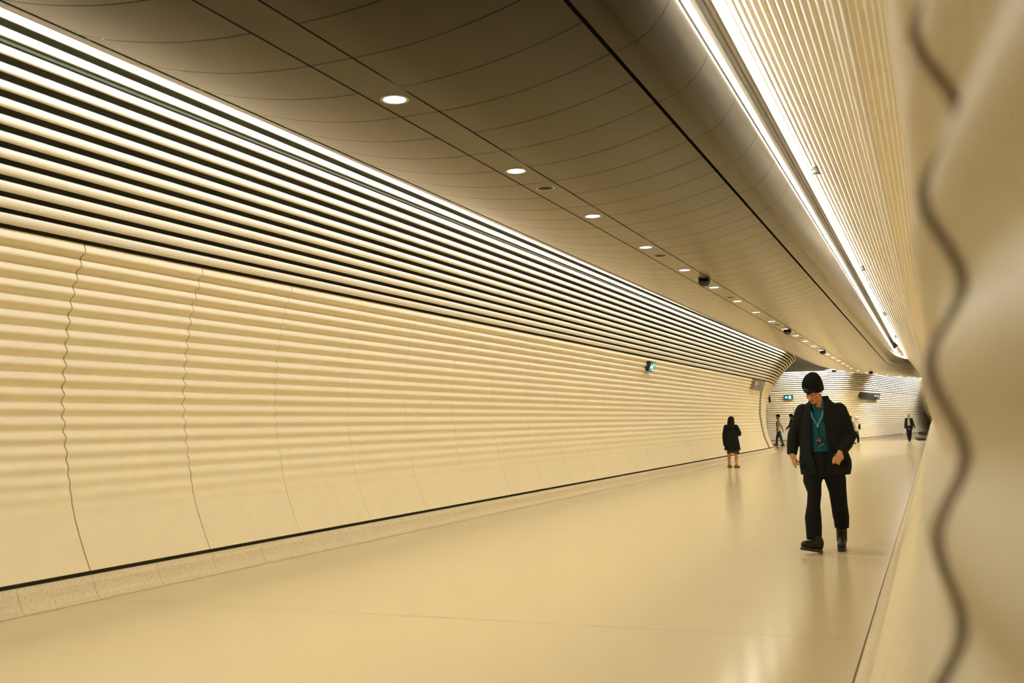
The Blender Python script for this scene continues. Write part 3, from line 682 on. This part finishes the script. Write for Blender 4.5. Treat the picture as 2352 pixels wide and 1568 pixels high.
# small case held in the hand
m = MB(); m.box((0, 0, 0), (.009, .032, .052)); ph = bevel(m.obj('phone', M['greencase'], None, False), .005); ph.location = (-1.15+.158, 11.4-.188, .985); ph.rotation_euler = (math.radians(10), math.radians(16), math.radians(8))
tag(ph, 'dark green phone held in the fist of the tall person in the beanie', 'phone')

# ---- generic smaller figures
def figure(name, loc, label, J, skin, hairm, tops, group=None, hairfn=None, voxel=.009, k=1.0, face=(0, 0), legs=True, shoes=None, trousers=None, hands=(True, True), group_parts=None):
    root = empty(name, loc); tag(root, label, 'person', group)
    s = Sculpt(); HXm = head(s, J['head'], face[0], face[1], 0, k)
    s.cap(V(*J['head'])+V(0, .01, -.08*k), .047*k, J['neck'], .056*k)
    sl, sr, hl, hr = (V(*J[q]) for q in ('sl', 'sr', 'hl', 'hr')); cm = (sl+sr)/2; pm = (hl+hr)/2
    s.cap(cm+V(0,0,-.03), .085*k, pm, .095*k); s.cap(sl, .05*k, sr, .05*k); s.cap(J['neck'], .055*k, cm, .06*k); s.cap(hl, .085*k, hr, .085*k)
    for g, ss in (('l', sl), ('r', sr)):
        s.limb([(ss, .05*k), (J['e'+g], .037*k), (J['w'+g], .027*k)]); d = (V(*J['w'+g])-V(*J['e'+g])).normalized(); rest_hand(s, V(*J['w'+g]), d*.8+V(0,0,-.2), (0, -1, 0) if abs(d.y) < .8 else (1, 0, 0), .95*k)
        s.limb([(J['h'+g], .082*k), (J['k'+g], .052*k)]); a, b2 = V(*J['k'+g]), V(*J['a'+g]); s.limb([(a, .050*k), (a.lerp(b2, .35)+V(0, .012, 0), .052*k), (b2, .034*k)]); foot(s, J['a'+g], J['t'+g])
    s.finish('body', skin, root, voxel, 2)
    if hairfn:
        s = Sculpt(); s.X = HXm; hairfn(s); s.finish('hair', hairm, root, .008, 3)
    for (nm, m_, fn, vx) in tops:
        s = Sculpt(); fn(s); s.finish(nm, m_, root, vx, 4)
    if shoes:
        for g in 'lr':
            s = Sculpt(); a, t = V(*J['a'+g]), V(*J['t'+g]); d = V(t.x-a.x, t.y-a.y, 0).normalized(); z0 = t.z
            s.cap(V(a.x, a.y, z0+.045)-d*.05, .043, V(t.x, t.y, z0+.034)-d*.05, .042); s.cap(V(t.x, t.y, z0+.032)-d*.07, .043, V(t.x, t.y, z0+.03)-d*.02, .032); s.cap(V(a.x, a.y, z0+.05), .042, V(a.x, a.y, z0+.08), .044)
            sh = s.finish('shoe', shoes[0], root, .007, 3)
            s = Sculpt(); s.cap(V(a.x, a.y, z0+.012)-d*.06, .011, V(t.x, t.y, z0+.012)-d*.01, .011); s.cap(V(a.x, a.y, z0+.012)-d*.06+V(-d.y, d.x, 0)*.022, .011, V(t.x, t.y, z0+.012)-d*.03+V(-d.y, d.x, 0)*.026, .011); s.cap(V(a.x, a.y, z0+.012)-d*.06-V(-d.y, d.x, 0)*.022, .011, V(t.x, t.y, z0+.012)-d*.03-V(-d.y, d.x, 0)*.026, .011)
            s.finish('sole', shoes[1], sh, .006, 1)
    return root
def short_hair(s): s.ell((0, .02, .055), (.086, .102, .085)); s.ell((0, .062, 0), (.078, .055, .075)); s.cap((-.05, -.07, .085), .028, (.05, -.07, .085), .028)
# woman in a black coat, back to the camera
def long_hair(s):
    s.ell((0, .015, .045), (.098, .108, .095)); s.loft([(0, .03, -.16, .112, .07), (0, .04, -.08, .112, .085), (0, .03, 0, .104, .10), (0, .02, .05, .095, .1)]); s.ell((0, .06, -.12), (.10, .05, .09))
def w_coat(s):
    s.loft([(.0, 0, .535, .252, .175), (.0, 0, .60, .242, .17), (-.005, 0, .8, .215, .155), (-.018, 0, 1.0, .195, .14), (-.025, 0, 1.16, .195, .13), (-.028, 0, 1.25, .175, .115), (-.02, 0, 1.31, .09, .09), (-.02, 0, 1.345, .075, .078)])
    s.limb([((-.165, 0, 1.235), .085), ((-.222, 0, 1.0), .078), ((-.222, -.01, .8), .066), ((-.218, -.015, .70), .058)])
    s.limb([((.125, 0, 1.235), .085), ((.205, .02, 1.05), .084), ((.20, .12, 1.02), .070), ((.14, .22, 1.06), .058)]); s.ell((-.02, -.11, 1.24), (.12, .05, .08))
def w_skirt(s): s.loft([(.012, 0, .435, .192, .15), (.01, 0, .55, .18, .14), (0, 0, .80, .16, .12), (0, 0, .9, .14, .1)])
JW = dict(head=(-.008, 0, 1.43), neck=(-.015, 0, 1.30), sl=(-.165, 0, 1.24), sr=(.125, 0, 1.24), el=(-.222, 0, 1.0), wl=(-.218, -.01, .715), er=(.205, .02, 1.05), wr=(.13, .23, 1.07), hl=(-.08, 0, .80), hr=(.09, 0, .80), kl=(-.115, 0, .40), kr=(.105, 0, .40), al=(-.117, -.01, .075), ar=(.098, -.01, .075), tl=(-.075, .15, .0), tr=(.175, .11, .0))
woman = figure('person', (-5.739, 31.5, 0), 'person with long dark hair in black coat and maroon skirt, seen from behind', JW, M['skin'], M['brown_hair'], [('coat', M['coat'], w_coat, .012), ('skirt', M['maroon'], w_skirt, .012)], hairfn=long_hair, face=(PI, math.radians(12)), shoes=(M['tanshoe'], M['darksole']))
# boy in a white shirt walking away to the side passage
def b_shirt(s):
    s.loft([(-.015, 0, .765, .118, .17), (-.012, 0, .95, .118, .17), (0, 0, 1.15, .122, .175), (.01, 0, 1.32, .118, .18), (.0, 0, 1.42, .085, .12), (-.01, 0, 1.46, .06, .06)])
    s.limb([((.02, -.16, 1.37), .07), ((.13, -.2, 1.17), .068)]); s.limb([((-.02, .16, 1.37), .07), ((-.06, .2, 1.17), .068)])
def b_jeans(s):
    s.loft([(-.015, 0, .86, .115, .16), (-.015, 0, .72, .118, .17)])
    s.limb([((-.03, .08, .76), .105), ((-.13, .09, .47), .078), ((-.17, .09, .20), .062), ((-.18, .09, .12), .06)]); s.limb([((.01, -.08, .76), .105), ((.085, -.09, .46), .08), ((.165, -.09, .17), .064), ((.185, -.09, .11), .06)])
JB = dict(head=(-.03, 0, 1.625), neck=(-.01, 0, 1.45), sl=(-.01, .15, 1.38), sr=(.02, -.15, 1.38), el=(-.07, .2, 1.12), wl=(-.16, .18, .92), er=(.165, -.21, 1.10), wr=(.245, -.21, .86), hl=(-.02, .08, .82), hr=(0, -.08, .82), kl=(-.13, .09, .46), kr=(.085, -.09, .46), al=(-.18, .09, .10), ar=(.19, -.09, .10), tl=(-.35, .09, .03), tr=(.05, -.09, .0))
def cap_hair(s): short_hair(s); s.cap((-.05, -.11, .075), .02, (.05, -.11, .075), .02)
boy = figure('person', (-8.032, 58.5, 0), 'person in white shirt and blue jeans walking behind the fluted wall corner', JB, M['skin2'], M['hair'], [('shirt', M['whitecloth'], b_shirt, .011), ('jeans', M['denim'], b_jeans, .011)], hairfn=cap_hair, face=(-PI/2, math.radians(8)), shoes=(M['maroon'], M['darksole']))
s = Sculpt(); s.limb([((-.06, .10, 1.40), .018), ((-.135, .06, 1.30), .018), ((-.150, .05, 1.16), .018), ((-.12, -.04, 1.03), .016)]); s.finish('bag_strap', M['strap'], boy, .008, 2)
# companion in dark clothes reaching out
def g_coat(s):
    s.loft([(.02, 0, .50, .19, .2), (.0, 0, .8, .15, .18), (0, 0, 1.1, .125, .17), (0, 0, 1.32, .125, .17), (-.01, 0, 1.43, .08, .11), (-.02, 0, 1.48, .06, .06)])
    s.limb([((-.02, -.14, 1.38), .068), ((-.11, -.19, 1.10), .06), ((-.27, -.2, .94), .046)]); s.limb([((.03, .14, 1.38), .068), ((.10, .19, 1.12), .06), ((.12, .18, .88), .046)])
def g_pants(s): s.limb([((0, .08, .8), .1), ((-.08, .09, .45), .075), ((-.12, .09, .10), .06)]); s.limb([((0, -.08, .8), .1), ((.1, -.09, .45), .075), ((.22, -.09, .14), .06)]); s.loft([(0, 0, .86, .12, .16), (0, 0, .74, .12, .16)])
JG = dict(head=(-.03, 0, 1.63), neck=(-.02, 0, 1.46), sl=(.02, .14, 1.38), sr=(-.02, -.14, 1.38), el=(.10, .19, 1.12), wl=(.12, .18, .86), er=(-.11, -.19, 1.10), wr=(-.285, -.2, .925), hl=(0, .08, .82), hr=(0, -.08, .82), kl=(-.08, .09, .45), kr=(.1, -.09, .45), al=(-.12, .09, .09), ar=(.22, -.09, .12), tl=(-.29, .09, 0), tr=(.10, -.09, .0))
def bob(s): short_hair(s); s.ell((0, .05, -.02), (.092, .085, .10)); s.cap((-.045, -.085, .065), .03, (.045, -.085, .065), .03)
figure('person', (-7.38, 59.0, 0), 'person with dark bobbed hair in black coat reaching towards the white shirt', JG, M['skin2'], M['hair'], [('coat', M['coat'], g_coat, .011), ('trousers', M['trouser'], g_pants, .011)], hairfn=bob, face=(-PI/2, math.radians(10)), shoes=(M['leather'], M['black']))
# pair beyond the man: hooded person and companion
def h_top(s):
    s.loft([(.01, 0, .71, .145, .17), (0, 0, .85, .15, .175), (-.02, 0, 1.05, .145, .175), (-.03, 0, 1.2, .13, .17), (-.02, 0, 1.28, .08, .10), (.0, 0, 1.32, .06, .06)])
    s.limb([((-.03, -.15, 1.2), .07), ((.02, -.19, .98), .062), ((.055, -.2, .74), .05)]); s.limb([((-.03, .15, 1.2), .07), ((-.02, .19, .98), .062), ((.06, .2, .78), .05)])
def h_pants(s): s.loft([(.01, 0, .80, .12, .15), (.01, 0, .68, .12, .15)]); s.limb([((0, .07, .70), .09), ((-.04, .08, .40), .068), ((-.16, .08, .22), .055)]); s.limb([((.03, -.07, .70), .09), ((.09, -.08, .38), .07), ((.085, -.08, .10), .06)])
JH = dict(head=(.045, 0, 1.43), neck=(.0, 0, 1.30), sl=(-.03, .14, 1.22), sr=(-.03, -.14, 1.22), el=(-.02, .19, .98), wl=(.06, .2, .76), er=(.02, -.19, .97), wr=(.06, -.2, .70), hl=(0, .07, .74), hr=(.02, -.07, .74), kl=(-.04, .08, .40), kr=(.09, -.08, .38), al=(-.18, .08, .19), ar=(.085, -.08, .09), tl=(-.05, .08, .07), tr=(.25, -.08, .0))
def hood(s):
    s.X = Matrix.Translation((.03, 0, 1.44)); s.ell((0, 0, .03), (.125, .12, .105)); s.ell((.09, 0, .03), (.07, .105, .06)); s.ell((-.03, 0, -.07), (.09, .09, .05))
hp = figure('person', (-4.046, 60.0, 0), 'person in pale hooded top and black trousers beyond the tall person', JH, M['skin3'], M['hair'], [('hooded_top', M['creamcloth'], h_top, .011), ('hood', M['whitecloth'], hood, .011), ('trousers', M['trouser'], h_pants, .011)], face=(PI/2, 0), shoes=(M['whiteshoe'], M['whitecloth']))
s = Sculpt(); s.loft([(.02, 0, -.17, .035, .07), (.01, 0, -.14, .055, .10), (0, 0, 0, .055, .11), (.02, 0, .10, .05, .09), (.01, 0, .13, .03, .06)]); bg = s.finish('shoulder_bag', M['black_cloth'], None, .008, 3); bg.location = (-4.046+.185, 59.95, .98); tag(bg, 'small black bag carried on the front of the pale hooded top', 'bag')
s = Sculpt(); s.limb([((0, .0, .11), .008), ((-.08, -.06, .22), .008), ((-.17, -.08, .26), .008)]); s.finish('bag_strap', M['black_cloth'], bg, .005, 1)
def c_top(s): s.loft([(0, 0, .72, .13, .16), (0, 0, 1.05, .13, .165), (0, 0, 1.2, .12, .165), (0, 0, 1.28, .08, .1), (0, 0, 1.32, .055, .055)]); s.limb([((0, -.15, 1.2), .066), ((.0, -.19, .98), .058), ((.03, -.19, .78), .048)]); s.limb([((0, .15, 1.2), .066), ((.02, .19, .98), .058), ((.05, .19, .78), .048)])
JC = dict(head=(.03, 0, 1.44), neck=(.0, 0, 1.29), sl=(0, .14, 1.22), sr=(0, -.14, 1.22), el=(.02, .19, .98), wl=(.05, .19, .74), er=(.0, -.19, .97), wr=(.03, -.2, .74), hl=(0, .07, .74), hr=(.0, -.07, .74), kl=(.05, .08, .40), kr=(-.04, -.08, .40), al=(.12, .08, .09), ar=(-.14, -.08, .12), tl=(.28, .08, .0), tr=(.0, -.08, .02))
def c_pants(s): s.loft([(0, 0, .80, .12, .15), (0, 0, .68, .12, .15)]); s.limb([((0, .07, .70), .09), ((.05, .08, .40), .068), ((.12, .08, .11), .058)]); s.limb([((0, -.07, .70), .09), ((-.04, -.08, .40), .068), ((-.14, -.08, .13), .056)])
figure('person', (-4.37, 60.1, 0), 'dark-haired person mostly hidden behind the shoulder of the tall person', JC, M['skin'], M['hair'], [('top', M['whitecloth'], c_top, .011), ('trousers', M['trouser'], c_pants, .011)], hairfn=bob, face=(PI/2, 0), shoes=(M['leather'], M['black']))
# older man in an open dark suit
def f_jacket(s):
    n = 40; O = []
    for (z, xc, a, b, g) in ((.72, .02, .20, .15, .06), (.8, .02, .205, .15, .07), (.92, .015, .185, .14, .075), (1.1, .01, .178, .135, .07), (1.25, .01, .178, .13, .055), (1.33, .012, .15, .11, .045), (1.375, .01, .085, .085, .04), (1.40, .008, .072, .075, .045)):
        h = math.asin(g/a); ro = [(xc+a*math.cos(-PI/2+h+(2*PI-2*h)*k/n), b*math.sin(-PI/2+h+(2*PI-2*h)*k/n), z) for k in range(n+1)]; ri = [(xc+(a-.025)*math.cos(-PI/2+h+(2*PI-2*h)*k/n), (b-.025)*math.sin(-PI/2+h+(2*PI-2*h)*k/n), z) for k in range(n+1)]
        O.append(ro+ri[::-1])
    s.mb.tube(O)
    s.limb([((-.135, 0, 1.29), .072), ((-.175, .02, 1.04), .062), ((-.215, -.03, .82), .05)]); s.limb([((.165, 0, 1.29), .072), ((.235, .03, 1.03), .062), ((.305, -.02, .83), .05)])
def f_shirt(s): s.loft([(0, 0, .915, .15, .105), (0, 0, 1.1, .15, .11), (0, 0, 1.28, .15, .105), (.01, 0, 1.36, .07, .07), (.01, 0, 1.39, .055, .06)])
def f_pants(s): s.loft([(0, 0, .93, .15, .11), (0, 0, .75, .165, .12)]); s.limb([((-.07, 0, .72), .092), ((-.075, -.06, .38), .07), ((-.02, -.12, .09), .058)]); s.limb([((.085, 0, .72), .092), ((.06, .05, .37), .07), ((.022, .14, .11), .058)])
JF = dict(head=(.012, -.01, 1.555), neck=(.01, 0, 1.38), sl=(-.135, 0, 1.30), sr=(.165, 0, 1.30), el=(-.175, .02, 1.04), wl=(-.22, -.035, .80), er=(.235, .03, 1.03), wr=(.315, -.025, .80), hl=(-.07, 0, .75), hr=(.08, 0, .75), kl=(-.075, -.06, .38), kr=(.06, .05, .37), al=(-.02, -.12, .08), ar=(.022, .14, .10), tl=(-.035, -.29, .0), tr=(.035, -.02, .0))
def thin_hair(s): s.ell((-.07, .05, .02), (.022, .05, .04)); s.ell((.07, .05, .02), (.022, .05, .04)); s.ell((0, .09, .0), (.06, .025, .045)); 
M['greyhair'] = mat('grey_hair', (0.22, 0.19, 0.15), 0.7)
figure('person', (-1.39, 64.5, 0), 'balding person in open dark suit and pale shirt carrying a plastic bag', JF, M['skin'], M['greyhair'], [('shirt', M['paleshirt'], f_shirt, .011), ('suit_jacket', M['suit'], f_jacket, .010), ('trousers', M['suit'], f_pants, .011)], hairfn=thin_hair, face=(math.radians(-8), math.radians(6)), shoes=(M['leather'], M['black']))
s = Sculpt(); s.loft([(0, 0, -.34, .05, .11), (0, 0, -.30, .06, .13), (0, 0, -.12, .045, .12), (0, 0, -.05, .02, .06)]); pb = s.finish('plastic_bag', M['plasticbag'], None, .012, 2); pb.location = (-1.39-.262, 64.40, .735); tag(pb, 'pale plastic bag hanging from the hand of the person in the dark suit', 'bag')
s = Sculpt(); s.limb([((0, .03, -.06), .012), ((0, .015, .0), .008), ((0, 0, .01), .008), ((0, -.015, .0), .008), ((0, -.03, -.06), .012)]); s.finish('bag_handle', M['plasticbag'], pb, .006, 1)

# ------------------------------------------------------------------ camera and world
F, PX, PY = 2340.0, 1176.0, 784.0
H = 1.40
VPX, VPY, SL = 2145.0, 957.0, -.0243
fwd = np.array([VPX-PX, VPY-PY, F]); fwd /= np.linalg.norm(fwd)
q2 = np.array([VPX+1000-PX, VPY+1000*SL-PY, F]); dn = np.cross(fwd, q2); dn /= np.linalg.norm(dn); dn = dn if dn[1] > 0 else -dn
rt = np.cross(dn, fwd); R3 = np.array([rt, fwd, -dn])
cam = bpy.data.cameras.new('camera'); cam.sensor_width = 36; cam.lens = F/2352*36; cam.clip_start = .02; cam.clip_end = 300
co = bpy.data.objects.new('camera', cam); C.objects.link(co)
mw = Matrix.Identity(4)
for i in range(3):
    mw[i][0] = R3[i][0]; mw[i][1] = -R3[i][1]; mw[i][2] = -R3[i][2]
mw[2][3] = H; co.matrix_world = mw
cam.dof.use_dof = True; cam.dof.focus_distance = 20.0; cam.dof.aperture_fstop = 2.8
S = bpy.context.scene; S.camera = co
wd = bpy.data.worlds.new('world'); S.world = wd; wd.use_nodes = True
wd.node_tree.nodes['Background'].inputs[0].default_value = (0.9, 0.7, 0.42, 1); wd.node_tree.nodes['Background'].inputs[1].default_value = .0
S.view_settings.view_transform = 'Standard'; S.view_settings.look = 'None'; S.view_settings.exposure = 0.0; S.view_settings.gamma = 1.0
S.view_settings.use_curve_mapping = False
S.cycles.max_bounces = 5; S.cycles.diffuse_bounces = 4; S.cycles.use_adaptive_sampling = True; S.cycles.adaptive_threshold = 0.13; S.cycles.adaptive_min_samples = 14; S.cycles.glossy_bounces = 2; S.cycles.use_denoising = True
S.cycles.caustics_reflective = False; S.cycles.sample_clamp_indirect = 4
